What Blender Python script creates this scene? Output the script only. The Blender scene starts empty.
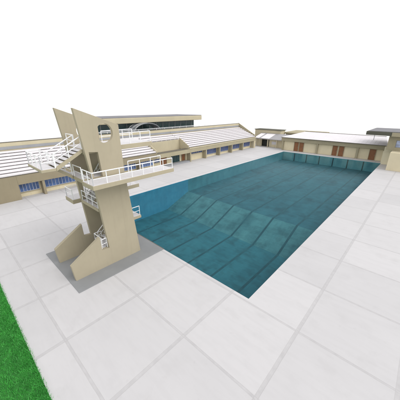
import bpy, bmesh, math, random
from mathutils import Vector, Matrix
from mathutils.geometry import tessellate_polygon
random.seed(7)
scene = bpy.context.scene
COL = scene.collection

# ------------------------------------------------------------------ camera
CAM_H = 10.6384
PITCH, YAW, FPX = 0.37034972, -0.74339935, 239.0708
cam_d = bpy.data.cameras.new('camera')
cam_d.sensor_width = 36.0
cam_d.sensor_fit = 'HORIZONTAL'
cam_d.lens = FPX / 400.0 * 36.0
cam_d.clip_end = 3000.0
cam_d.clip_start = 0.1
cam = bpy.data.objects.new('camera', cam_d)
COL.objects.link(cam)
cam.location = (0, 0, CAM_H)
cam.rotation_euler = (math.pi / 2 - PITCH, 0, -YAW)
scene.camera = cam

# ------------------------------------------------------------------ world and sun
SUN_EL, SUN_AZ = math.radians(46), math.radians(76)      # azimuth from +Y towards +X
w = bpy.data.worlds.new('World')
scene.world = w
w.use_nodes = True
nt = w.node_tree
nt.nodes.clear()
sky = nt.nodes.new('ShaderNodeTexSky')
sky.sky_type = 'NISHITA'
sky.sun_disc = False
sky.sun_elevation = SUN_EL
sky.sun_rotation = SUN_AZ
hs = nt.nodes.new('ShaderNodeHueSaturation')
hs.inputs['Saturation'].default_value = 0.12
bg1 = nt.nodes.new('ShaderNodeBackground')
bg1.inputs[1].default_value = 0.05
bg2 = nt.nodes.new('ShaderNodeBackground')                 # closed white cloud cover
bg2.inputs[0].default_value = (1.0, 0.985, 0.985, 1)
bg2.inputs[1].default_value = 0.885
add = nt.nodes.new('ShaderNodeAddShader')
out = nt.nodes.new('ShaderNodeOutputWorld')
nt.links.new(sky.outputs[0], hs.inputs['Color'])
nt.links.new(hs.outputs[0], bg1.inputs[0])
nt.links.new(bg1.outputs[0], add.inputs[0])
nt.links.new(bg2.outputs[0], add.inputs[1])
nt.links.new(add.outputs[0], out.inputs[0])

sun_d = bpy.data.lights.new('sun', 'SUN')
sun_d.energy = 1.35
sun_d.angle = math.radians(40)
sun_d.color = (1.0, 0.965, 0.91)
sun = bpy.data.objects.new('sun', sun_d)
COL.objects.link(sun)
sdir = Vector((math.sin(SUN_AZ) * math.cos(SUN_EL), math.cos(SUN_AZ) * math.cos(SUN_EL), math.sin(SUN_EL)))
sun.rotation_euler = sdir.to_track_quat('Z', 'Y').to_euler()
sun.location = (40, -10, 60)

scene.view_settings.view_transform = 'Standard'
scene.view_settings.look = 'None'
scene.view_settings.exposure = 0.0
scene.view_settings.gamma = 1.0
scene.view_settings.use_curve_mapping = False
scene.cycles.max_bounces = 8
scene.cycles.transparent_max_bounces = 12

# ------------------------------------------------------------------ material helpers
class NG:
    def __init__(s, name):
        s.m = bpy.data.materials.new(name)
        s.m.use_nodes = True
        s.t = s.m.node_tree
        s.b = s.t.nodes['Principled BSDF']
        s.o = s.t.nodes['Material Output']
    def n(s, typ, ins=None, **kw):
        nd = s.t.nodes.new(typ)
        for k, v in kw.items():
            setattr(nd, k, v)
        for k, v in (ins or {}).items():
            s.set(nd.inputs[k], v)
        return nd
    def set(s, sock, v):
        if isinstance(v, bpy.types.NodeSocket):
            s.t.links.new(v, sock)
        else:
            sock.default_value = v
    def coord(s):
        return s.n('ShaderNodeTexCoord').outputs['Object']
    def math(s, op, a, b=0.0, c=None):
        nd = s.n('ShaderNodeMath', operation=op)
        s.set(nd.inputs[0], a)
        s.set(nd.inputs[1], b)
        if c is not None:
            s.set(nd.inputs[2], c)
        return nd.outputs[0]
    def noise(s, vec, scale, detail=4, rough=0.55):
        return s.n('ShaderNodeTexNoise', {'Vector': vec, 'Scale': scale, 'Detail': detail, 'Roughness': rough}).outputs[0]
    def ramp(s, f, lo, hi, a=0.0, b=1.0):
        return s.n('ShaderNodeMapRange', {0: f, 1: lo, 2: hi, 3: a, 4: b}).outputs[0]
    def mix(s, f, a, b, mode='MIX'):
        nd = s.n('ShaderNodeMixRGB', blend_type=mode)
        s.set(nd.inputs[0], f)
        s.set(nd.inputs[1], a)
        s.set(nd.inputs[2], b)
        return nd.outputs[0]
    def scale(s, vec, v):
        nd = s.n('ShaderNodeMapping', {'Vector': vec})
        nd.inputs['Scale'].default_value = v
        return nd.outputs[0]
    def bump(s, h, strength, dist=0.02):
        nd = s.n('ShaderNodeBump', {'Height': h, 'Strength': strength, 'Distance': dist})
        s.t.links.new(nd.outputs[0], s.b.inputs['Normal'])

def c4(c):
    return (c[0], c[1], c[2], 1.0)
def mulc(c, k):
    return (c[0] * k, c[1] * k, c[2] * k, 1.0)

def stucco(name, col, var=0.10, rough=0.85, streak=0.10, bump=0.25, fine=38.0):
    g = NG(name)
    co = g.coord()
    big = g.noise(co, 0.55, 5)
    med = g.noise(co, 4.0, 5, 0.6)
    st = g.noise(g.scale(co, (5.0, 5.0, 0.35)), 1.0, 4, 0.6)     # rain streaks run down the face
    c = g.mix(g.ramp(big, 0.3, 0.7), mulc(col, 1 - var), mulc(col, 1 + var))
    c = g.mix(g.ramp(med, 0.35, 0.75, 0, var * 1.4), c, mulc(col, 0.72))
    c = g.mix(g.ramp(st, 0.52, 0.78, 0, streak * 2.2), c, mulc(col, 0.60))
    g.set(g.b.inputs['Base Color'], c)
    g.b.inputs['Roughness'].default_value = rough
    g.bump(g.noise(co, fine, 3, 0.65), bump, 0.01)
    return g.m

def plain(name, col, rough=0.5, metallic=0.0, var=0.06, scale=6.0):
    g = NG(name)
    co = g.coord()
    nz = g.noise(co, scale, 5, 0.6)
    c = g.mix(g.ramp(nz, 0.3, 0.7), mulc(col, 1 - var), mulc(col, 1 + var))
    g.set(g.b.inputs['Base Color'], c)
    g.b.inputs['Roughness'].default_value = rough
    g.b.inputs['Metallic'].default_value = metallic
    g.set(g.b.inputs['Roughness'], g.ramp(g.noise(co, scale * 3, 3), 0.3, 0.7, max(rough - 0.08, 0.02), min(rough + 0.08, 1)))
    return g.m

M = {}
M['tower'] = stucco('tower_render', (0.400, 0.355, 0.258), 0.05, streak=0.07)
M['tower_edge'] = stucco('tower_slab_edge', (0.415, 0.368, 0.262), 0.05, streak=0.05)
M['block'] = stucco('stand_render', (0.285, 0.245, 0.165), 0.06, streak=0.08)
M['cream'] = stucco('cream_render', (0.705, 0.630, 0.445), 0.06, streak=0.08)
M['litcream'] = stucco('lit_cream_render', (0.86, 0.79, 0.59), 0.04, streak=0.06)  # cream render with light painted in, offsetting roof shade on the pavilion wing
M['olive'] = stucco('fascia_render', (0.385, 0.345, 0.235), 0.06, streak=0.10)
M['beige'] = stucco('beige_render', (0.53, 0.475, 0.335), 0.05, streak=0.08)
M['darkroof'] = stucco('dark_fascia', (0.105, 0.105, 0.080), 0.10, streak=0.08)
M['roofgrey'] = stucco('roof_felt', (0.36, 0.355, 0.37), 0.10, streak=0.05)
M['slate'] = stucco('slate_roof_felt', (0.215, 0.215, 0.235), 0.10, streak=0.05)
M['roofwhite'] = stucco('pale_roof_sheet', (0.74, 0.72, 0.75), 0.04, streak=0.03)
M['concrete'] = stucco('step_concrete', (0.36, 0.345, 0.35), 0.10, streak=0.06)
M['greywall'] = stucco('grey_wall', (0.30, 0.31, 0.33), 0.08, streak=0.08)
M['plinth'] = stucco('plinth_concrete', (0.255, 0.265, 0.275), 0.08, streak=0.0, bump=0.35, fine=60)
M['bench'] = plain('white_bench_paint', (0.80, 0.775, 0.80), 0.55, var=0.04, scale=3.0)
M['rail'] = plain('white_rail_paint', (0.83, 0.84, 0.86), 0.35, var=0.03, scale=9.0)
M['stairwhite'] = plain('pale_stair_treads', (0.66, 0.65, 0.67), 0.6, var=0.06)
M['frame'] = plain('window_frame_paint', (0.50, 0.53, 0.64), 0.45)
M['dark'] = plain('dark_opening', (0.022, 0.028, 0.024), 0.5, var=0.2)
M['darkgreen'] = plain('dark_green_panel', (0.020, 0.055, 0.058), 0.3, var=0.2, scale=1.5)
M['metal'] = plain('brushed_metal', (0.45, 0.45, 0.46), 0.35, metallic=0.9)
M['flashing'] = plain('dark_flashing', (0.115, 0.105, 0.085), 0.5, var=0.15, scale=2.0)
M['lens'] = plain('grey_canopy_sheet', (0.16, 0.18, 0.20), 0.30, var=0.1)

def glass(name, col):
    g = NG(name)
    co = g.coord()
    nz = g.noise(g.scale(co, (0.7, 0.7, 1.6)), 1.3, 3)
    c = g.mix(g.ramp(nz, 0.35, 0.65), mulc(col, 0.75), mulc(col, 1.25))
    g.set(g.b.inputs['Base Color'], c)
    g.b.inputs['Roughness'].default_value = 0.12
    g.b.inputs['Specular IOR Level'].default_value = 0.35
    g.bump(g.noise(co, 1.5, 2), 0.08, 0.02)
    return g.m
M['blueglass'] = glass('blue_window_glass', (0.095, 0.170, 0.37))
M['navyglass'] = glass('navy_window_glass', (0.040, 0.075, 0.21))
M['paleglass'] = glass('pale_window_glass', (0.42, 0.48, 0.66))

def wood():
    g = NG('brown_door_wood')
    co = g.coord()
    nz = g.noise(g.scale(co, (14, 14, 1.2)), 1.0, 5, 0.6)
    c = g.mix(g.ramp(nz, 0.3, 0.7), (0.185, 0.075, 0.030, 1), (0.30, 0.13, 0.05, 1))
    g.set(g.b.inputs['Base Color'], c)
    g.b.inputs['Roughness'].default_value = 0.5
    g.bump(nz, 0.2, 0.005)
    return g.m
M['wood'] = wood()

TILE, TX0, TY0 = 4.08, -2.40, 1.75
def paving():
    g = NG('deck_paving')
    co = g.coord()
    sep = g.n('ShaderNodeSeparateXYZ', {0: co})
    wob = g.noise(co, 1.1, 3)
    wv = g.math('MULTIPLY', g.math('SUBTRACT', wob, 0.5), 0.030)
    def axis(s, off):
        u = g.math('DIVIDE', g.math('SUBTRACT', g.math('ADD', s, wv), off), TILE)
        fr = g.math('FRACT', u)
        d = g.math('MULTIPLY', g.math('MINIMUM', fr, g.math('SUBTRACT', 1.0, fr)), TILE)
        return d, g.math('FLOOR', u)
    dx, ix = axis(sep.outputs[0], TX0)
    dy, iy = axis(sep.outputs[1], TY0)
    gx = g.ramp(dx, 0.060, 0.100, 1, 0)
    gy = g.ramp(dy, 0.035, 0.070, 1, 0)
    grout = g.math('MAXIMUM', gx, gy)
    # each joint is a pale mortar bed between two thin open seams
    sx = g.math('MULTIPLY', g.ramp(g.math('ABSOLUTE', g.math('SUBTRACT', dx, 0.080)), 0.0, 0.020, 1, 0), 1.0)
    sy = g.math('MULTIPLY', g.ramp(g.math('ABSOLUTE', g.math('SUBTRACT', dy, 0.053)), 0.0, 0.020, 1, 0), 1.0)
    seam = g.math('MAXIMUM', sx, sy)
    cmb = g.n('ShaderNodeCombineXYZ', {0: ix, 1: iy})
    wn = g.n('ShaderNodeTexWhiteNoise', {'Vector': cmb.outputs[0]}, noise_dimensions='3D').outputs[0]
    base = g.mix(wn, (0.515, 0.512, 0.525, 1), (0.575, 0.570, 0.583, 1))
    big = g.noise(co, 0.23, 6, 0.6)
    base = g.mix(g.ramp(big, 0.35, 0.7, 0, 0.35), base, (0.61, 0.606, 0.618, 1))
    brush = g.noise(g.scale(co, (0.55, 3.2, 1)), 1.0, 5, 0.65)
    base = g.mix(g.ramp(brush, 0.45, 0.75, 0, 0.30), base, (0.465, 0.46, 0.47, 1))
    spots = g.noise(co, 2.6, 5, 0.7)
    base = g.mix(g.ramp(spots, 0.62, 0.78, 0, 0.28), base, (0.40, 0.385, 0.385, 1))
    blot = g.noise(co, 0.75, 5, 0.62)
    base = g.mix(g.ramp(blot, 0.54, 0.70, 0, 0.22), base, (0.43, 0.425, 0.43, 1))
    speck = g.noise(co, 55.0, 3, 0.7)
    base = g.mix(g.ramp(speck, 0.5, 0.75, 0, 0.16), base, (0.36, 0.35, 0.35, 1))
    gcol = g.mix(g.ramp(g.noise(co, 3.0, 4), 0.3, 0.7), (0.43, 0.425, 0.435, 1), (0.51, 0.505, 0.515, 1))
    c = g.mix(g.math('MULTIPLY', grout, 0.75), base, gcol)
    c = g.mix(g.math('MULTIPLY', seam, 0.30), c, (0.30, 0.29, 0.295, 1))
    g.set(g.b.inputs['Base Color'], c)
    g.b.inputs['Roughness'].default_value = 0.8
    h = g.math('SUBTRACT', g.math('MULTIPLY', g.noise(co, 40, 4, 0.7), 0.35), g.math('MULTIPLY', grout, 0.8))
    g.bump(h, 0.30, 0.01)
    return g.m
M['paving'] = paving()

def pool_tile(name, lo, hi, stain, stain_amt=0.45):
    g = NG(name)
    co = g.coord()
    a = g.noise(g.scale(co, (1.0, 0.35, 1.0)), 0.9, 6, 0.62)
    c = g.mix(g.ramp(a, 0.32, 0.68), c4(lo), c4(hi))
    b = g.noise(co, 0.22, 4, 0.6)
    c = g.mix(g.ramp(b, 0.56, 0.72, 0, stain_amt), c, c4(stain))
    d = g.noise(g.scale(co, (0.7, 1.6, 1.0)), 0.75, 6, 0.72)
    c = g.mix(g.ramp(d, 0.46, 0.70, 0, 0.55), c, c4(stain))
    m2 = g.noise(g.scale(co, (1.0, 0.8, 1.0)), 0.85, 3, 0.5)
    c = g.mix(g.ramp(m2, 0.56, 0.70, 0, 0.50), c, c4(stain))
    e = g.noise(g.scale(co, (1.0, 0.7, 1.0)), 0.34, 3, 0.5)
    c = g.mix(g.ramp(e, 0.61, 0.72, 0, 0.55), c, c4([q * 0.8 for q in stain]))
    br = g.n('ShaderNodeTexBrick', {'Vector': co, 'Scale': 1.0, 'Mortar Size': 0.012, 'Brick Width': 0.5, 'Row Height': 0.5,
                                    'Color1': (1, 1, 1, 1), 'Color2': (0.88, 0.88, 0.88, 1), 'Mortar': (0.75, 0.75, 0.75, 1)}, offset=0.0)
    c = g.mix(0.55, c, br.outputs[0], 'MULTIPLY')
    g.set(g.b.inputs['Base Color'], c)
    g.b.inputs['Roughness'].default_value = 0.6
    return g.m
M['tile_floor'] = pool_tile('teal_floor_tile', (0.019, 0.108, 0.146), (0.032, 0.148, 0.190), (0.010, 0.060, 0.084), 0.6)
M['tile_deep'] = pool_tile('teal_deep_tile', (0.020, 0.130, 0.172), (0.033, 0.172, 0.216), (0.010, 0.062, 0.082), 0.7)
M['tile_slope'] = pool_tile('pale_slope_tile', (0.050, 0.176, 0.206), (0.084, 0.238, 0.264), (0.018, 0.086, 0.112), 0.75)
M['tile_wall'] = pool_tile('teal_wall_tile', (0.048, 0.220, 0.278), (0.070, 0.265, 0.325), (0.034, 0.165, 0.215), 0.4)
M['tile_blue'] = pool_tile('blue_wall_tile', (0.040, 0.245, 0.385), (0.058, 0.290, 0.435), (0.036, 0.200, 0.315), 0.5)
M['tile_far'] = pool_tile('pale_end_tile', (0.140, 0.400, 0.455), (0.180, 0.460, 0.515), (0.09, 0.30, 0.36), 0.35)
M['lane'] = pool_tile('dark_lane_tile', (0.009, 0.060, 0.082), (0.016, 0.084, 0.110), (0.026, 0.124, 0.156), 0.9)

def water():
    g = NG('pool_water')
    co = g.coord()
    t = g.t
    tr = g.n('ShaderNodeBsdfTransparent', {'Color': (0.80, 0.915, 0.925, 1)})
    gl = g.n('ShaderNodeBsdfGlossy', {'Color': (0.75, 0.92, 0.95, 1), 'Roughness': 0.10})
    fr = g.n('ShaderNodeFresnel', {'IOR': 1.075})
    h = g.math('ADD', g.noise(g.scale(co, (1.0, 0.55, 1)), 1.6, 4, 0.6), g.math('MULTIPLY', g.noise(co, 6.0, 3), 0.25))
    bp = g.n('ShaderNodeBump', {'Height': h, 'Strength': 0.35, 'Distance': 0.05})
    t.links.new(bp.outputs[0], gl.inputs['Normal'])
    t.links.new(bp.outputs[0], fr.inputs['Normal'])
    mx = g.n('ShaderNodeMixShader')
    fac = g.math('MULTIPLY', fr.outputs[0], 0.75)
    t.links.new(fac, mx.inputs[0])
    t.links.new(tr.outputs[0], mx.inputs[1])
    t.links.new(gl.outputs[0], mx.inputs[2])
    t.links.new(mx.outputs[0], g.o.inputs['Surface'])
    return g.m
M['water'] = water()

def ground_mat():
    g = NG('pale_sand')
    co = g.coord()
    c = g.mix(g.noise(co, 0.08, 5), (0.88, 0.875, 0.87, 1), (0.92, 0.915, 0.91, 1))
    g.set(g.b.inputs['Base Color'], c)
    g.b.inputs['Roughness'].default_value = 0.95
    return g.m
M['ground'] = ground_mat()

def lawn_mat():
    g = NG('lawn_soil')
    co = g.coord()
    c = g.mix(g.noise(co, 3.0, 5), (0.015, 0.12, 0.02, 1), (0.04, 0.24, 0.035, 1))
    g.set(g.b.inputs['Base Color'], c)
    g.b.inputs['Roughness'].default_value = 0.9
    return g.m
M['lawn'] = lawn_mat()
def blade_mat():
    g = NG('grass_blades')
    co = g.coord()
    a = g.noise(co, 2.2, 4, 0.6)
    b = g.noise(co, 30.0, 2)
    c = g.mix(g.ramp(a, 0.3, 0.7), (0.030, 0.25, 0.040, 1), (0.075, 0.48, 0.075, 1))
    c = g.mix(g.ramp(b, 0.4, 0.8, 0, 0.5), c, (0.12, 0.46, 0.09, 1))
    g.set(g.b.inputs['Base Color'], c)
    g.b.inputs['Roughness'].default_value = 0.55
    return g.m
M['blade'] = blade_mat()

# ------------------------------------------------------------------ geometry helpers
def box(bm, x0, x1, y0, y1, z0, z1):
    if x0 > x1: x0, x1 = x1, x0
    if y0 > y1: y0, y1 = y1, y0
    if z0 > z1: z0, z1 = z1, z0
    v = [bm.verts.new(p) for p in ((x0, y0, z0), (x1, y0, z0), (x1, y1, z0), (x0, y1, z0),
                                   (x0, y0, z1), (x1, y0, z1), (x1, y1, z1), (x0, y1, z1))]
    for f in ((3, 2, 1, 0), (4, 5, 6, 7), (0, 1, 5, 4), (1, 2, 6, 5), (2, 3, 7, 6), (3, 0, 4, 7)):
        bm.faces.new([v[i] for i in f])

def tube(bm, a, b, r=0.028, n=8):
    a, b = Vector(a), Vector(b)
    d = (b - a)
    if d.length < 1e-5: return
    d.normalize()
    u = d.orthogonal().normalized()
    v = d.cross(u)
    ra, rb = [], []
    for i in range(n):
        t = 2 * math.pi * i / n
        o = u * (math.cos(t) * r) + v * (math.sin(t) * r)
        ra.append(bm.verts.new(a + o))
        rb.append(bm.verts.new(b + o))
    for i in range(n):
        j = (i + 1) % n
        bm.faces.new((ra[i], ra[j], rb[j], rb[i]))
    bm.faces.new(list(reversed(ra)))
    bm.faces.new(rb)

def quad(bm, *pts):
    bm.faces.new([bm.verts.new(p) for p in pts])

def prism_x(bm, outer, x0, x1, holes=()):
    """outline in (y, z), thickened from x0 to x1; holes are outlines cut right through"""
    loops = [list(outer)] + [list(h) for h in holes]
    flat = [p for l in loops for p in l]
    tris = tessellate_polygon([[Vector((p[0], p[1], 0)) for p in l] for l in loops])
    va = [bm.verts.new((x0, p[0], p[1])) for p in flat]
    vb = [bm.verts.new((x1, p[0], p[1])) for p in flat]
    for t in tris:
        try:
            bm.faces.new([va[i] for i in t])
            bm.faces.new([vb[i] for i in reversed(t)])
        except ValueError:
            pass
    k = 0
    for l in loops:
        n = len(l)
        for i in range(n):
            j = (i + 1) % n
            try:
                bm.faces.new((va[k + i], va[k + j], vb[k + j], vb[k + i]))
            except ValueError:
                pass
        k += n

def link(name, bm, mat, parent=None, bevel=0.0, smooth=False):
    me = bpy.data.meshes.new(name)
    bmesh.ops.recalc_face_normals(bm, faces=bm.faces)
    bm.to_mesh(me)
    bm.free()
    me.materials.append(mat)
    o = bpy.data.objects.new(name, me)
    COL.objects.link(o)
    if smooth:
        for p in me.polygons: p.use_smooth = True
    if bevel > 0:
        md = o.modifiers.new('edge', 'BEVEL')
        md.width = bevel
        md.segments = 2
        md.limit_method = 'ANGLE'
        md.angle_limit = math.radians(40)
    if parent is not None:
        o.parent = parent
        o.matrix_parent_inverse = Matrix.Translation(-world_loc(parent))
    return o

def world_loc(o):
    return Vector(o.location) if o.type == 'EMPTY' else Vector((0, 0, 0))

def part(name, fn, mat, parent, bevel=0.0, smooth=False, label=None):
    bm = bmesh.new()
    fn(bm)
    o = link(name, bm, mat, parent, bevel, smooth)
    if label: o['label'] = label
    return o

def bpart(name, b, mat, parent, bevel=0.012, label=None):
    return part(name, lambda bm: box(bm, *b), mat, parent, bevel, label=label)

def thing(name, label, cat, loc, group=None):
    o = bpy.data.objects.new(name, None)
    o.empty_display_size = 0.3
    COL.objects.link(o)
    o.location = loc
    o['label'] = label
    o['category'] = cat
    if group: o['group'] = group
    return o

def struct(name, fn, mat):
    bm = bmesh.new()
    fn(bm)
    o = link(name, bm, mat)
    o['kind'] = 'structure'
    return o

# ------------------------------------------------------------------ the setting: ground, deck, pool, lawn
PX0, PX1, PY0, PY1 = -26.04, -5.41, 10.16, 60.16
DX0, DX1, DY0, DY1 = -52.0, 34.0, 0.40, 72.0
def frame(bm, ox0, ox1, oy0, oy1, ix0, ix1, iy0, iy1, z):
    for x0, x1, y0, y1 in ((ox0, ix0, oy0, oy1), (ix1, ox1, oy0, oy1), (ix0, ix1, oy0, iy0), (ix0, ix1, iy1, oy1)):
        quad(bm, (x0, y0, z), (x1, y0, z), (x1, y1, z), (x0, y1, z))
struct('ground', lambda bm: frame(bm, -1500, 1500, -1500, 1500, DX0, DX1, -20.0, DY1, -0.10), M['ground'])
struct('lawn', lambda bm: quad(bm, (DX0, -20, -0.05), (DX1, -20, -0.05), (DX1, DY0, -0.05), (DX0, DY0, -0.05)), M['lawn'])
def deck(bm):
    frame(bm, DX0, DX1, DY0, DY1, PX0, PX1, PY0, PY1, 0.0)
    quad(bm, (DX0, DY0, 0), (DX1, DY0, 0), (DX1, DY0, -0.12), (DX0, DY0, -0.12))
struct('pool_deck', deck, M['paving'])

ZD, ZS, YS0, YS1 = -3.72, -2.00, 21.0, 25.5
struct('pool_floor', lambda bm: quad(bm, (PX0, YS1, ZS), (PX1, YS1, ZS), (PX1, PY1, ZS), (PX0, PY1, ZS)), M['tile_floor'])
struct('pool_deep_floor', lambda bm: quad(bm, (PX0, PY0, ZD), (PX1, PY0, ZD), (PX1, YS0, ZD), (PX0, YS0, ZD)), M['tile_deep'])
struct('pool_slope', lambda bm: quad(bm, (PX0, YS0, ZD), (PX1, YS0, ZD), (PX1, YS1, ZS), (PX0, YS1, ZS)), M['tile_slope'])
def side(x):
    def f(bm):
        quad(bm, (x, PY0, 0), (x, YS0, 0), (x, YS0, ZD), (x, PY0, ZD))
        quad(bm, (x, YS0, 0), (x, YS1, 0), (x, YS1, ZS), (x, YS0, ZD))
    return f
def side2(x):
    return lambda bm: quad(bm, (x, YS1, 0), (x, PY1, 0), (x, PY1, ZS), (x, YS1, ZS))
struct('pool_deep_wall', lambda bm: (side(PX0)(bm), side(PX1)(bm), quad(bm, (PX0, PY0, 0), (PX1, PY0, 0), (PX1, PY0, ZD), (PX0, PY0, ZD))), M['tile_blue'])
struct('pool_side_wall', lambda bm: (side2(PX0)(bm), side2(PX1)(bm)), M['tile_wall'])
struct('pool_end_wall', lambda bm: quad(bm, (PX0, PY1, 0), (PX1, PY1, 0), (PX1, PY1, ZS), (PX0, PY1, ZS)), M['tile_far'])
LW = 0.115
def lanes(bm):
    for k in range(1, 7):
        x = PX1 - k * (PX1 - PX0) / 7.0
        a, b = x - LW, x + LW
        e = 0.006
        quad(bm, (a, PY0, ZD + e), (b, PY0, ZD + e), (b, YS0, ZD + e), (a, YS0, ZD + e))
        quad(bm, (a, YS0, ZD + e), (b, YS0, ZD + e), (b, YS1, ZS + e), (a, YS1, ZS + e))
        quad(bm, (a, YS1, ZS + e), (b, YS1, ZS + e), (b, PY1 - e, ZS + e), (a, PY1 - e, ZS + e))
        quad(bm, (a, PY1 - e, ZS + e), (b, PY1 - e, ZS + e), (b, PY1 - e, -0.08), (a, PY1 - e, -0.08))
struct('pool_lane_lines', lanes, M['lane'])
struct('pool_water', lambda bm: quad(bm, (PX0, PY0, -0.05), (PX1, PY0, -0.05), (PX1, PY1, -0.05), (PX0, PY1, -0.05)), M['water'])

# lawn blades beside the deck edge
def grass(n=60000):
    vs, fs = [], []
    for i in range(n):
        y = DY0 + 0.03 - (random.random() ** 1.5) * 4.6
        x = -24 + random.random() * 22.0
        h = random.uniform(0.06, 0.15)
        a = random.random() * 6.283
        wdt = random.uniform(0.008, 0.016)
        dx, dy = math.cos(a), math.sin(a)
        lx, ly = random.gauss(0, 0.045), random.gauss(0, 0.045)
        k = len(vs)
        vs += [(x - dx * wdt, y - dy * wdt, -0.05), (x + dx * wdt, y + dy * wdt, -0.05), (x + lx, y + ly, -0.05 + h)]
        fs.append((k, k + 1, k + 2))
    me = bpy.data.meshes.new('grass')
    me.from_pydata(vs, [], fs)
    me.materials.append(M['blade'])
    o = bpy.data.objects.new('grass', me)
    COL.objects.link(o)
    o['kind'] = 'stuff'
    o['label'] = 'short bright green grass along the near deck edge'
    o['category'] = 'grass'
grass()

# ------------------------------------------------------------------ diving tower
FX0, FX1 = -14.75, -14.50        # wall nearer the camera
BX0, BX1 = -17.63, -17.38        # wall further away
tower = thing('diving_tower', 'tall beige concrete diving tower with twin fin walls standing at the pool edge', 'diving tower', (-16.0, 6.3, 0))
PROF = [(3.85, 0.02), (3.74, 1.20), (5.80, 2.46), (5.84, 1.45), (6.36, 1.40), (6.05, 5.80), (5.54, 10.60), (8.13, 9.62), (8.20, 6.53), (8.79, 0.02)]
RING = [(7.17 + 0.53 * math.cos(2 * math.pi * i / 40), 9.15 + 0.58 * math.sin(2 * math.pi * i / 40)) for i in range(40)]
DOOR_F = [(6.10, 6.52), (6.66, 6.52), (6.57, 8.08), (6.02, 8.14)]
DOOR_B = [(6.45, 4.37), (7.05, 4.37), (6.98, 5.85), (6.38, 5.90)]
part('fin_wall', lambda bm: prism_x(bm, PROF, FX0, FX1, [RING, DOOR_F]), M['tower'], tower, 0.012)
part('fin_wall', lambda bm: prism_x(bm, PROF, BX0, BX1, [RING, DOOR_B]), M['tower'], tower, 0.012)
bpart('pool_edge_strip', (-25.9, -13.3, 10.125, 10.20, -0.02, 0.03), M['flashing'], tower, 0)
bpart('base_slab', (-19.45, -13.28, 3.52, 10.12, 0.003, 0.045), M['plinth'], tower, 0.01)

RR = 0.028
def rail(path, parent, h=0.74, step=0.85, mids=(0.5,), name='railing', r=RR, post_ends=True):
    """posts, a top rail and mid rails along a path of floor points"""
    def f(bm):
        for a, b in zip(path[:-1], path[1:]):
            a, b = Vector(a), Vector(b)
            L = (b - a).length
            up = Vector((0, 0, h))
            tube(bm, a + up, b + up, r * 1.15)
            for m in mids:
                tube(bm, a + up * m, b + up * m, r * 0.8)
            n = max(1, round(L / step))
            for i in range(n + 1):
                p = a.lerp(b, i / n)
                tube(bm, p, p + up, r)
    return part(name, f, M['rail'], parent)

def slab(name, b, rails=(), mat='tower_edge', h=0.74, label=None, top=True):
    o = bpart(name, b, M[mat], tower, 0.015, label)
    if top:
        bpart('floor_finish', (b[0] + 0.04, b[1] - 0.04, b[2] + 0.04, b[3] - 0.04, b[5], b[5] + 0.012), M['stairwhite'], o, 0)
    for p in rails:
        rail(p, o, h)
    return o

# 10 m level
z = 8.30
slab('platform', (-17.33, -14.80, 5.80, 10.85, z - 0.30, z),
     [[(-14.88, 8.25, z), (-14.88, 10.78, z)], [(-17.25, 8.25, z), (-17.25, 10.78, z)], [(-17.25, 5.88, z), (-16.10, 5.88, z)]],
     label='topmost diving platform between the fin walls')
# 7.5 m level: inner floor and the balcony running outside the near wall
z = 6.50
slab('inner_floor', (-16.10, -14.80, 6.16, 8.15, z - 0.22, z), [])
slab('inner_floor', (-17.33, -14.80, 5.45, 6.13, z - 0.22, z), [[(-14.86, 5.52, z), (-16.05, 5.52, z)]])
slab('platform', (-14.46, -12.98, 5.30, 11.30, z - 0.26, z),
     [[(-14.40, 5.40, z), (-13.06, 5.37, z), (-13.06, 11.22, z)], [(-14.40, 8.45, z), (-14.40, 11.22, z)]],
     label='long balcony platform outside the near fin wall')
# 5 m level: inner floor and the balcony outside the far wall
z = 4.35
slab('inner_floor', (-16.10, -14.80, 6.46, 8.15, z - 0.22, z), [])
slab('inner_floor', (-17.33, -14.80, 6.12, 6.44, z - 0.22, z), [[(-14.86, 6.18, z), (-17.27, 6.18, z)]])
slab('platform', (-19.05, -17.67, 5.62, 11.25, z - 0.30, z),
     [[(-17.75, 5.70, z), (-18.97, 5.70, z), (-18.97, 11.17, z)], [(-17.75, 9.0, z), (-17.75, 11.17, z)]],
     label='lower balcony platform outside the far fin wall')
# 3 m level and first landing
z = 2.85
slab('platform', (-17.33, -14.80, 7.95, 9.35, z - 0.22, z),
     [[(-14.88, 8.60, z), (-14.88, 9.28, z)], [(-17.25, 8.60, z), (-17.25, 9.28, z)]],
     label='lowest platform reaching over the pool edge')
z = 1.38
slab('landing', (-16.02, -14.80, 5.98, 6.62, z - 0.20, z), [[(-14.66, 5.9, z + 0.02), (-14.66, 6.30, z + 0.05)], [(-14.86, 6.04, z), (-15.96, 6.04, z), (-15.96, 6.55, z)]])
# upper landing behind the fins
z = 7.45
slab('landing', (-17.33, -14.78, 3.45, 4.20, z - 0.15, z),
     [[(-14.84, 4.18, z), (-14.84, 3.51, z), (-17.27, 3.51, z), (-17.27, 4.18, z)]])

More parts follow.
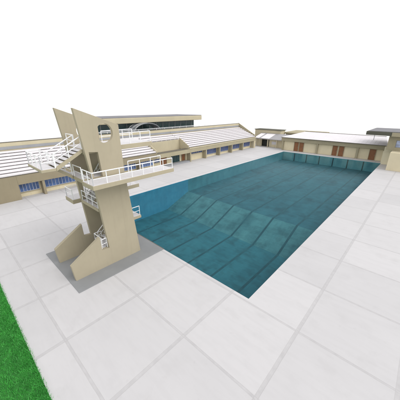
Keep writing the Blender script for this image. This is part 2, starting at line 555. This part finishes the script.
def flight(x0, x1, ya, za, yb, zb, n, rails=(True, True)):
    """treads between two levels on two sloping stringers"""
    def treads(bm):
        for i in range(n):
            t0, t1 = i / n, (i + 1) / n
            y0, y1 = ya + (yb - ya) * t0, ya + (yb - ya) * t1
            zt = za + (zb - za) * (i + 1) / (n + 0.0)
            if zt > zb - 1e-4: zt = zb - 0.02
            ov = 0.03 if yb > ya else -0.03
            box(bm, x0 + 0.05, x1 - 0.05, y0 - ov, y1, zt - 0.06, zt)
    def stringers(bm):
        for x in (x0, x1 - 0.05):
            k = 0.18
            pts = [(ya, za - k), (yb, zb - k), (yb, zb + 0.02), (ya, za + 0.06)]
            prism_x(bm, pts, x, x + 0.05)
        # soffit
        e = 0.02
        va = [(x0 + 0.05, ya, za - 0.16), (x1 - 0.05, ya, za - 0.16), (x1 - 0.05, yb, zb - 0.16), (x0 + 0.05, yb, zb - 0.16)]
        quad(bm, *va)
        quad(bm, *[(p[0], p[1], p[2] + e) for p in reversed(va)])
    o = part('stair_flight', stringers, M['tower_edge'], tower)
    part('tread', treads, M['stairwhite'], o)
    for on, x in zip(rails, (x0 + 0.03, x1 - 0.03)):
        if on: rail([(x, ya, za + 0.03), (x, yb, zb)], o, 0.74, 0.8)
    return o
flight(-15.90, -14.86, 5.48, 0.05, 5.97, 1.38, 6, (False, True))
flight(-15.98, -14.82, 6.30, 1.38, 7.93, 2.85, 7)
flight(-17.30, -16.12, 7.93, 2.85, 6.46, 4.35, 9)
flight(-17.30, -16.12, 6.46, 4.35, 8.10, 6.50, 11)
flight(-17.30, -16.12, 5.43, 6.50, 4.22, 7.45, 6)
flight(-15.98, -14.82, 4.22, 7.45, 5.78, 8.30, 6)
# ------------------------------------------------------------------ grandstand
SX, SB, NROW = -34.90, -40.60, 8
SZ0, SZ1 = 3.00, 5.26
TR = (SX - SB) / NROW
RI = (SZ1 - SZ0) / NROW
WX = -35.95                       # recessed window wall

def window(parent, x, y0, y1, z0, z1, npanes, gm='blueglass'):
    """strip of tall panes in a wall facing +X"""
    def fr(bm):
        t = 0.055
        box(bm, x, x + 0.09, y0, y1, z1 - t, z1)
        box(bm, x, x + 0.09, y0, y1, z0, z0 + t)
        for i in range(npanes + 1):
            y = y0 + (y1 - y0 - t) * i / npanes
            box(bm, x, x + 0.088, y, y + t, z0 + t, z1 - t)
    o = part('window', fr, M['frame'], parent)
    def pn(bm):
        box(bm, x + 0.015, x + 0.035, y0 + 0.01, y1 - 0.01, z0 + 0.01, z1 - 0.01)
    part('pane', pn, M[gm], o)
    part('sill', lambda bm: box(bm, x - 0.02, x + 0.16, y0 - 0.03, y1 + 0.03, z0 - 0.06, z0 - 0.003), M['olive'], o)
    return o

def steps_profile(r0=0, r1=NROW):
    pts = [(SX - TR * r0, SZ0 + RI * r0)]
    return pts

def terrace(bm, y0, y1, r0=0, zb=2.0):
    """stepped concrete under the benches, front row first"""
    pts = []
    for i in range(r0, NROW):
        xa, xb = SX - TR * i, SX - TR * (i + 1)
        zt = SZ0 + RI * i
        pts += [(xa, zt), (xb, zt)]
    zb0 = zb
    poly = pts + [(SB, zb0), (SX - TR * r0, zb0)]
    va = [bm.verts.new((p[0], y0, p[1])) for p in poly]
    vb = [bm.verts.new((p[0], y1, p[1])) for p in poly]
    n = len(poly)
    for i in range(n):
        j = (i + 1) % n
        bm.faces.new((va[i], va[j], vb[j], vb[i]))
    bm.faces.new(va)
    bm.faces.new(list(reversed(vb)))

def bench_rows(parent, y0, y1, r0=0):
    for i in range(r0, NROW):
        xf, zt = SX - TR * i, SZ0 + RI * i
        def f(bm, xf=xf, zt=zt):
            box(bm, xf - TR * 0.80, xf - 0.03, y0 + 0.06, y1 - 0.06, zt + 0.050, zt + 0.250)
            y = y0 + 0.4
            while y < y1 - 0.2:
                box(bm, xf - TR * 0.7, xf - 0.12, y, y + 0.12, zt - 0.005, zt + 0.06)
                y += 2.4
        part('bench', f, M['bench'], parent)

def back_wall(parent, y0, y1):
    bpart('parapet', (SB - 0.30, SB, y0, y1, 0.0, 6.28), M['beige'], parent, 0.02)
    bpart('walkway_band', (SB, SB + 0.06, y0 + 0.02, y1 - 0.02, SZ1 + 0.12, SZ1 + 0.50), M['greywall'], parent, 0.005)
    bpart('coping', (SB - 0.36, SB + 0.05, y0, y1, 6.283, 6.345), M['flashing'], parent, 0.01)

def under_wall(parent, spans, y0, y1):
    bpart('window_wall', (WX - 0.25, WX, y0, y1, 0.0, 2.15), M['cream'], parent, 0.0)

# near stand: y -28 .. 26.4
ns = thing('grandstand', 'long near bank of white bench rows with solid tan end wall behind the diving tower', 'grandstand', (-38, 0, 0), 'grandstands along the pool')
Y0, Y1 = -28.0, 26.40
part('terrace', lambda bm: terrace(bm, Y0, Y1), M['concrete'], ns)
bench_rows(ns, Y0, Y1)
back_wall(ns, Y0, Y1)
bpart('fascia', (WX - 0.2, SX + 0.08, 5.45, Y1, 1.86, 2.99), M['block'], ns, 0.02)
bpart('drip_edge', (SX + 0.003, SX + 0.11, Y0, Y1, 2.993, 3.03), M['flashing'], ns, 0)
bpart('end_wall', (WX - 0.3, SX + 0.08, Y0, 5.448, 0.0, 2.99), M['block'], ns, 0.02)
under_wall(ns, None, 5.45, Y1)
for ya, yb, n in ((5.62, 7.80, 6), (8.45, 12.75, 10), (13.40, 17.65, 10), (18.25, 22.55, 10), (23.1, 26.2, 7)):
    window(ns, WX, ya, yb, 0.62, 1.80, n)
for y in (8.12, 13.08, 17.95, 22.83):
    bpart('pier', (WX + 0.003, SX + 0.02, y - 0.14, y + 0.14, 0.0, 1.858), M['block'], ns, 0.01)

# far stand: y 34.7 .. 61
fs = thing('grandstand', 'far bank of white bench rows with sloping end wall beyond the central doors', 'grandstand', (-38, 48, 0), 'grandstands along the pool')
Y2, Y3 = 34.70, 60.80
part('terrace', lambda bm: terrace(bm, Y2, Y3), M['concrete'], fs)
bench_rows(fs, Y2, Y3 - 0.2)
back_wall(fs, Y2, Y3)
bpart('fascia', (WX - 0.2, SX + 0.08, Y2, Y3, 1.92, 2.99), M['olive'], fs, 0.02)
bpart('drip_edge', (SX + 0.003, SX + 0.11, Y2, Y3, 2.993, 3.03), M['flashing'], fs, 0)
bpart('cornice', (SX + 0.083, SX + 0.14, Y2, Y3, 2.70, 2.92), M['beige'], fs, 0.01)
under_wall(fs, None, Y2, Y3)
window(fs, WX, 35.6, 39.7, 1.35, 1.88, 7, 'navyglass')
for ya, yb, n in ((40.40, 44.65, 9), (45.25, 49.50, 9), (50.10, 54.45, 9), (55.05, 59.6, 9)):
    window(fs, WX, ya, yb, 0.55, 1.85, n, 'navyglass')
for y in (35.15, 40.05, 44.95, 49.80, 54.75):
    bpart('pier', (WX + 0.003, SX + 0.02, y - 0.15, y + 0.15, 0.0, 1.918), M['olive'], fs, 0.01)
bpart('end_pier', (WX - 0.2, SX + 0.12, 60.0, 60.85, 0.0, 1.918), M['beige'], fs, 0.02)
def endwall(bm):
    pts = [(SX + 0.05, 2.995), (SX + 0.05, 3.25), (SB - 0.28, 6.42), (SB - 0.28, 2.995)]
    va = [bm.verts.new((p[0], Y3 + 0.003, p[1])) for p in pts]
    vb = [bm.verts.new((p[0], Y3 + 0.25, p[1])) for p in pts]
    for i in range(4):
        j = (i + 1) % 4
        bm.faces.new((va[i], va[j], vb[j], vb[i]))
    bm.faces.new(va); bm.faces.new(list(reversed(vb)))
part('end_wall', endwall, M['olive'], fs, 0.01)

# central entrance block between the stands
eb = thing('entrance_block', 'central entrance with brown doors and blank beige recess between the two stands', 'entrance block', (-37, 30.5, 0))
Ya, Yb = Y1 + 0.003, Y2 - 0.003
R0 = 4
part('terrace', lambda bm: terrace(bm, Ya, Yb, R0, 2.0), M['concrete'], eb)
for i in range(R0, NROW):
    pass
bench_rows(eb, Ya, Yb, R0 + 1)
back_wall(eb, Ya, Yb)
xr = SX - TR * R0
bpart('recess_wall', (xr + 0.003, xr + 0.10, Ya + 0.05, Yb - 0.05, 2.0, 4.42), M['beige'], eb, 0.01)
def cheek(y0, y1):
    def f(bm):
        pts = [(SX, 2.5), (SX, 3.30), (xr + 0.12, 4.75), (xr + 0.12, 2.5)]
        va = [bm.verts.new((p[0], y0, p[1])) for p in pts]
        vb = [bm.verts.new((p[0], y1, p[1])) for p in pts]
        for i in range(4):
            j = (i + 1) % 4
            bm.faces.new((va[i], va[j], vb[j], vb[i]))
        bm.faces.new(va); bm.faces.new(list(reversed(vb)))
    return f
part('cheek_wall', cheek(Ya, Ya + 0.12), M['beige'], eb, 0.01)
part('cheek_wall', cheek(Yb - 0.12, Yb), M['beige'], eb, 0.01)
bpart('recess_floor', (xr + 0.11, SX - 0.02, Ya + 0.13, Yb - 0.13, 2.02, 2.30), M['concrete'], eb, 0)
bpart('fascia', (WX - 0.2, SX + 0.10, Ya, Yb, 1.90, 2.72), M['olive'], eb, 0.02)
bpart('drip_edge', (WX - 0.1, SX + 0.13, Ya, Yb, 2.723, 2.76), M['flashing'], eb, 0)
bpart('lower_wall', (WX - 0.45, WX - 0.2, Ya, Yb, 0.0, 1.90), M['cream'], eb, 0)
bpart('step', (WX - 0.19, SX - 0.1, Ya + 0.3, Yb + 0.35, 0.006, 0.26), M['greywall'], eb, 0.01)
rail([(xr + 0.05, Ya + 0.1, 4.42), (xr + 0.05, Yb - 0.1, 4.42)], eb, 0.55, 1.2, ())
def door_x(parent, x, y0, y1, z0, z1, mat='wood'):
    """double door in a wall facing +X"""
    def f(bm):
        ym = (y0 + y1) / 2
        for a, b in ((y0, ym - 0.01), (ym + 0.01, y1)):
            box(bm, x, x + 0.05, a, b, z0, z1)
            for za, zb in ((z0 + 0.12, z0 + (z1 - z0) * 0.45), (z0 + (z1 - z0) * 0.55, z1 - 0.12)):
                box(bm, x + 0.052, x + 0.075, a + 0.1, b - 0.1, za, zb)
    o = part('door', f, M[mat], parent, 0.006)
    part('door_frame', lambda bm: (box(bm, x, x + 0.1, y0 - 0.09, y0 - 0.005, z0, z1 + 0.08), box(bm, x, x + 0.1, y1 + 0.005, y1 + 0.09, z0, z1 + 0.08),
                                   box(bm, x, x + 0.098, y0 - 0.005, y1 + 0.005, z1 + 0.005, z1 + 0.08)), M['olive'], o)
    part('handle', lambda bm: (tube(bm, (x + 0.12, (y0 + y1) / 2 - 0.08, z0 + 0.85), (x + 0.12, (y0 + y1) / 2 - 0.08, z0 + 1.15), 0.018)), M['metal'], o)
    return o
DW = WX - 0.197
door_x(eb, DW, 28.2, 29.6, 0.27, 1.86)
door_x(eb, DW, 33.65, 34.55, 0.27, 1.86)
def dk(bm):
    box(bm, DW, DW + 0.03, 30.9, 33.1, 0.27, 1.80)
    for y in (31.6, 32.35):
        box(bm, DW + 0.032, DW + 0.06, y, y + 0.05, 0.27, 1.80)
part('glass_door', dk, M['darkgreen'], eb)
window(eb, DW, 26.7, 27.9, 0.9, 1.75, 3, 'navyglass')

# clubhouse with the long flat roof behind the stand
ch = thing('clubhouse', 'long clubhouse with flat beige fascia roof and dark glazing above the stand', 'clubhouse', (-49, 33, 0))
bpart('glazing', (-52.0, -45.6, 21.2, 47.2, 0.0, 7.58), M['darkgreen'], ch, 0.01)
def roof_slab(bm):
    # outline in plan with clipped corners
    x0, x1, y0, y1, c = -54.0, -44.0, 20.5, 49.0, 0.5
    pl = [(x0, y0), (x1 - c, y0), (x1, y0 + c), (x1, y1 - c), (x1 - c, y1), (x0, y1)]
    za, zb = 7.62, 8.66
    va = [bm.verts.new((p[0], p[1], za)) for p in pl]
    vb = [bm.verts.new((p[0], p[1], zb)) for p in pl]
    for i in range(len(pl)):
        j = (i + 1) % len(pl)
        bm.faces.new((va[i], va[j], vb[j], vb[i]))
    bm.faces.new(va); bm.faces.new(vb)
rf = part('roof', roof_slab, M['beige'], ch, 0.10)
bpart('roof_felt', (-53.7, -44.25, 20.8, 48.7, 8.662, 8.80), M['slate'], rf, 0.03)
for i in range(14):
    y = 21.8 + i * 1.87
    bpart('mullion', (-45.597, -45.52, y, y + 0.08, 5.6, 7.58), M['greywall'], ch, 0)
bpart('terrace_floor', (-45.5, SB - 0.37, 16.5, 49.0, 5.2, 5.5), M['concrete'], ch, 0.01)
rail([(-41.3, 16.6, 5.52), (-41.3, 48.9, 5.52)], ch, 1.08, 2.1, (0.86,), r=0.035)
# curved grey entrance canopy on the terrace
cn = thing('arched_canopy', 'low grey arched canopy on the terrace under the flat roof', 'canopy', (-43, 30, 5.5))
def arch(bm):
    n = 18
    ri, ro = [], []
    for i in range(n + 1):
        t = math.pi * i / n
        y, zz = 30.2 - 3.15 * math.cos(t), 5.9 + 1.62 * math.sin(t)
        yo, zo = 30.2 - 3.25 * math.cos(t), 5.9 + 1.72 * math.sin(t)
        ri.append((y, zz)); ro.append((yo, zo))
    prism = ro + list(reversed(ri))
    prism_x(bm, prism, -44.6, -42.2)
part('arched_sheet', arch, M['lens'], cn)
def archrib(xx):
    def f(bm):
        for i in range(16):
            a, b = math.pi * i / 16, math.pi * (i + 1) / 16
            tube(bm, (xx, 30.2 - 3.28 * math.cos(a), 5.9 + 1.75 * math.sin(a)), (xx, 30.2 - 3.28 * math.cos(b), 5.9 + 1.75 * math.sin(b)), 0.035, 6)
    return f
for xx in (-42.2, -43.4, -44.6):
    part('rib', archrib(xx), M['metal'], cn)
for yy in (26.98, 33.42):
    for xx in (-42.3, -44.5):
        part('post', lambda bm: tube(bm, (xx, yy, 5.5), (xx, yy, 5.95), 0.045), M['metal'], cn)

# ------------------------------------------------------------------ low changing-room building across the far end
cb = thing('changing_room_building', 'low cream building with pale pitched roof and brown doors across the far pool end', 'building', (-17, 65, 0))
BY = 62.75
bpart('wall', (-27.7, -5.75, BY, BY + 7, 0.0, 2.45), M['cream'], cb, 0)
bpart('fascia', (-27.95, -5.5, BY - 0.45, BY - 0.02, 2.38, 3.28), M['olive'], cb, 0.02)
def roof(bm):
    z0, z1 = 3.29, 4.45
    x0, x1, y0, y1 = -28.1, -5.3, BY - 0.6, BY + 13
    yr = BY + 6.3
    a = [(x0, y0, z0), (x1, y0, z0), (x1, y1, z0), (x0, y1, z0)]
    r = [(x0 + 3.6, yr, z1), (x1 - 1.2, yr, z1)]
    quad(bm, a[0], a[1], r[1], r[0])
    quad(bm, a[2], a[3], r[0], r[1])
    bm.faces.new([bm.verts.new(p) for p in (a[1], a[2], r[1])])
    bm.faces.new([bm.verts.new(p) for p in (a[3], a[0], r[0])])
    quad(bm, a[3], a[2], a[1], a[0])
def roof_seams(bm):
    z0, z1, y0, yr = 3.29, 4.45, BY - 0.6, BY + 6.3
    x = -24.2
    while x < -6.6:
        tube(bm, (x, y0 + 0.02, z0 + 0.006), (x, yr, z1 + 0.006), 0.018, 5)
        x += 0.75
ro = part('roof', roof, M['roofwhite'], cb)
part('ridge_cap', lambda bm: tube(bm, (-24.5, BY + 6.3, 4.45), (-6.5, BY + 6.3, 4.45), 0.09, 8), M['flashing'], ro)
bpart('gutter', (-28.05, -5.4, BY - 0.72, BY - 0.605, 3.24, 3.33), M['flashing'], ro, 0.01)
part('seam', roof_seams, M['roofwhite'], ro)
for x in (-27.55, -18.85, -10.35):
    bpart('pilaster', (x - 0.2, x + 0.2, BY - 0.40, BY - 0.003, 0.0, 2.376), M['olive'], cb, 0.02)
def door_y(parent, y, x0, x1, z0, z1):
    """single panelled door in a wall facing -Y"""
    def f(bm):
        box(bm, x0, x1, y - 0.05, y, z0, z1)
        for za, zb in ((z0 + 0.14, z0 + (z1 - z0) * 0.46), (z0 + (z1 - z0) * 0.54, z1 - 0.14)):
            box(bm, x0 + 0.13, x1 - 0.13, y - 0.075, y - 0.052, za, zb)
    o = part('door', f, M['wood'], parent, 0.006)
    part('door_frame', lambda bm: (box(bm, x0 - 0.09, x0 - 0.004, y - 0.1, y, z0, z1 + 0.08), box(bm, x1 + 0.004, x1 + 0.09, y - 0.1, y, z0, z1 + 0.08),
                                   box(bm, x0 - 0.004, x1 + 0.004, y - 0.098, y, z1 + 0.004, z1 + 0.08)), M['olive'], o)
    part('handle', lambda bm: tube(bm, (x1 - 0.1, y - 0.1, z0 + 0.95), (x1 - 0.1, y - 0.1, z0 + 1.2), 0.02), M['metal'], o)
for x0, x1 in ((-24.5, -23.45), (-23.2, -22.15), (-15.4, -14.4), (-14.05, -13.05), (-8.1, -7.0)):
    door_y(cb, BY - 0.003, x0, x1, 0.02, 2.28)
bpart('plinth_course', (-27.3, -5.8, BY - 0.05, BY - 0.004, 0.0, 0.018), M['olive'], cb, 0)

# ------------------------------------------------------------------ corner kiosk between the far stand and the changing rooms
kp = thing('corner_kiosk', 'small beige corner kiosk with dark doorway and pale sloping skylight beside the far stand', 'kiosk', (-33, 66, 0))
KY = 64.9
def kwall(bm):
    for x0, x1 in ((-36.6, -35.15), (-32.75, -28.0)):
        box(bm, x0, x1, KY, KY + 0.3, 0, 2.2)
    box(bm, -35.15, -32.75, KY, KY + 0.3, 1.95, 2.2)
    box(bm, -36.6, -28.0, KY + 4.5, KY + 4.8, 0, 3.2)
    box(bm, -36.6, -36.3, KY + 0.3, KY + 4.5, 0, 2.2)
    box(bm, -28.3, -28.0, KY + 0.3, KY + 4.5, 0, 2.2)
part('wall', kwall, M['cream'], kp)
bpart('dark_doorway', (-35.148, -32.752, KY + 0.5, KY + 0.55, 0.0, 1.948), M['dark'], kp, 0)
bpart('shutter', (-31.9, -30.2, KY - 0.04, KY - 0.003, 0.75, 1.55), M['stairwhite'], kp, 0.01)
for x in (-36.2, -35.2, -32.7, -30.0):
    bpart('post', (x - 0.12, x + 0.12, KY - 1.0, KY - 0.76, 0.0, 2.15), M['beige'], kp, 0.01)
def kroof(bm):
    y0, y1, z0, z1 = KY - 1.2, KY + 3.4, 2.16, 3.25
    pts = [(-37.2, y0, z0), (-28.2, y0, z0), (-28.2, y1, z1), (-37.2, y1, z1)]
    va = [bm.verts.new(p) for p in pts]
    vb = [bm.verts.new((p[0], p[1], p[2] + 0.14)) for p in pts]
    bm.faces.new(va); bm.faces.new(vb)
    for i in range(4):
        j = (i + 1) % 4
        bm.faces.new((va[i], va[j], vb[j], vb[i]))
kr = part('roof', kroof, M['roofgrey'], kp)
def klight(bm):
    dz = (3.25 - 2.16) / 4.6
    for x0, x1 in ((-37.0, -35.6), (-35.0, -32.4)):
        ya, yb = KY - 0.9, KY + 2.9
        za, zb = 2.30 + (ya - KY + 1.2) * dz, 2.30 + (yb - KY + 1.2) * dz
        quad(bm, (x0, ya, za + 0.03), (x1, ya, za + 0.03), (x1, yb, zb + 0.03), (x0, yb, zb + 0.03))
        quad(bm, (x0, ya, za - 0.01), (x1, ya, za - 0.01), (x1, ya, za + 0.03), (x0, ya, za + 0.03))
        quad(bm, (x1, ya, za - 0.01), (x1, yb, zb - 0.01), (x1, yb, zb + 0.03), (x1, ya, za + 0.03))
part('skylight', klight, M['bench'], kr)
bpart('upper_wall', (-39.5, -31.2, KY + 3.4, KY + 6.5, 0.0, 4.25), M['beige'], kp, 0.02)
bpart('upper_coping', (-39.7, -31.0, KY + 3.25, KY + 6.7, 4.253, 4.42), M['darkroof'], kp, 0.02)

# low grey-roofed store behind
st = thing('store_building', 'low grey flat-roofed store behind the corner kiosk and cream changing rooms', 'building', (-28, 74, 0))
bpart('wall', (-31.0, -22.0, 71.5, 80.0, 0.0, 3.3), M['olive'], st, 0)
bpart('roof', (-31.5, -21.5, 71.0, 80.5, 3.303, 3.75), M['olive'], st, 0.05)

# ------------------------------------------------------------------ two-storey pavilion at the right
rp = thing('pavilion', 'cream and olive pavilion with wide dark flat roof at the right end of the pool', 'pavilion', (3, 58, 0))
bpart('lower_wall', (-3.95, 14.0, 54.0, 62.0, 0.0, 3.15), M['cream'], rp, 0.02)
bpart('side_wing', (-5.62, -3.97, 60.85, 64.5, 0.0, 2.35), M['litcream'], rp, 0.02)
bpart('wing_parapet', (-5.40, -3.97, 59.4, 60.83, 2.40, 3.42), M['litcream'], rp, 0.02)
bpart('wing_base', (-5.40, -3.97, 59.4, 60.83, 0.0, 2.398), M['litcream'], rp, 0.02)
def upper(bm):
    # wall facing -Y with a window opening
    y0, y1 = 57.0, 63.0
    wx0, wx1, wz0, wz1 = -3.75, 1.2, 3.72, 5.0
    box(bm, -4.95, wx0, y0, y0 + 0.3, 3.16, 5.75)
    box(bm, wx0, wx1, y0, y0 + 0.3, 3.16, wz0)
    box(bm, wx0, wx1, y0, y0 + 0.3, wz1, 5.75)
    box(bm, wx1, 14.0, y0, y0 + 0.3, 3.16, 5.75)
    box(bm, -4.95, -4.65, y0 + 0.3, y1, 3.16, 5.75)
    box(bm, -4.65, 14.0, y1 - 0.3, y1, 3.16, 5.75)
part('upper_wall', upper, M['olive'], rp)
def wfr(bm):
    y = 57.1
    for x in (-3.745, -2.55, -1.3, 0.0, 1.12):
        box(bm, x, x + 0.08, y, y + 0.1, 3.72, 5.0)
    box(bm, -3.665, 1.12, y, y + 0.098, 3.722, 3.80)
    box(bm, -3.665, 1.12, y, y + 0.098, 4.92, 4.998)
wn = part('window', wfr, M['greywall'], rp)
bpart('pane', (-3.74, 1.19, 57.14, 57.16, 3.73, 4.99), M['paleglass'], wn, 0)
prf = bpart('roof', (-8.55, 15.0, 56.0, 66.0, 5.76, 6.42), M['darkroof'], rp, 0.05)
bpart('roof_felt', (-8.3, 14.8, 56.2, 65.8, 6.423, 6.50), M['slate'], prf, 0.02)
bpart('fascia_panel', (-4.6, 14.9, 55.93, 55.997, 5.70, 6.38), M['olive'], prf, 0.01)
part('canopy_post', lambda bm: tube(bm, (-8.35, 65.7, 0.0), (-8.35, 65.7, 5.75), 0.05, 10), M['greywall'], rp)
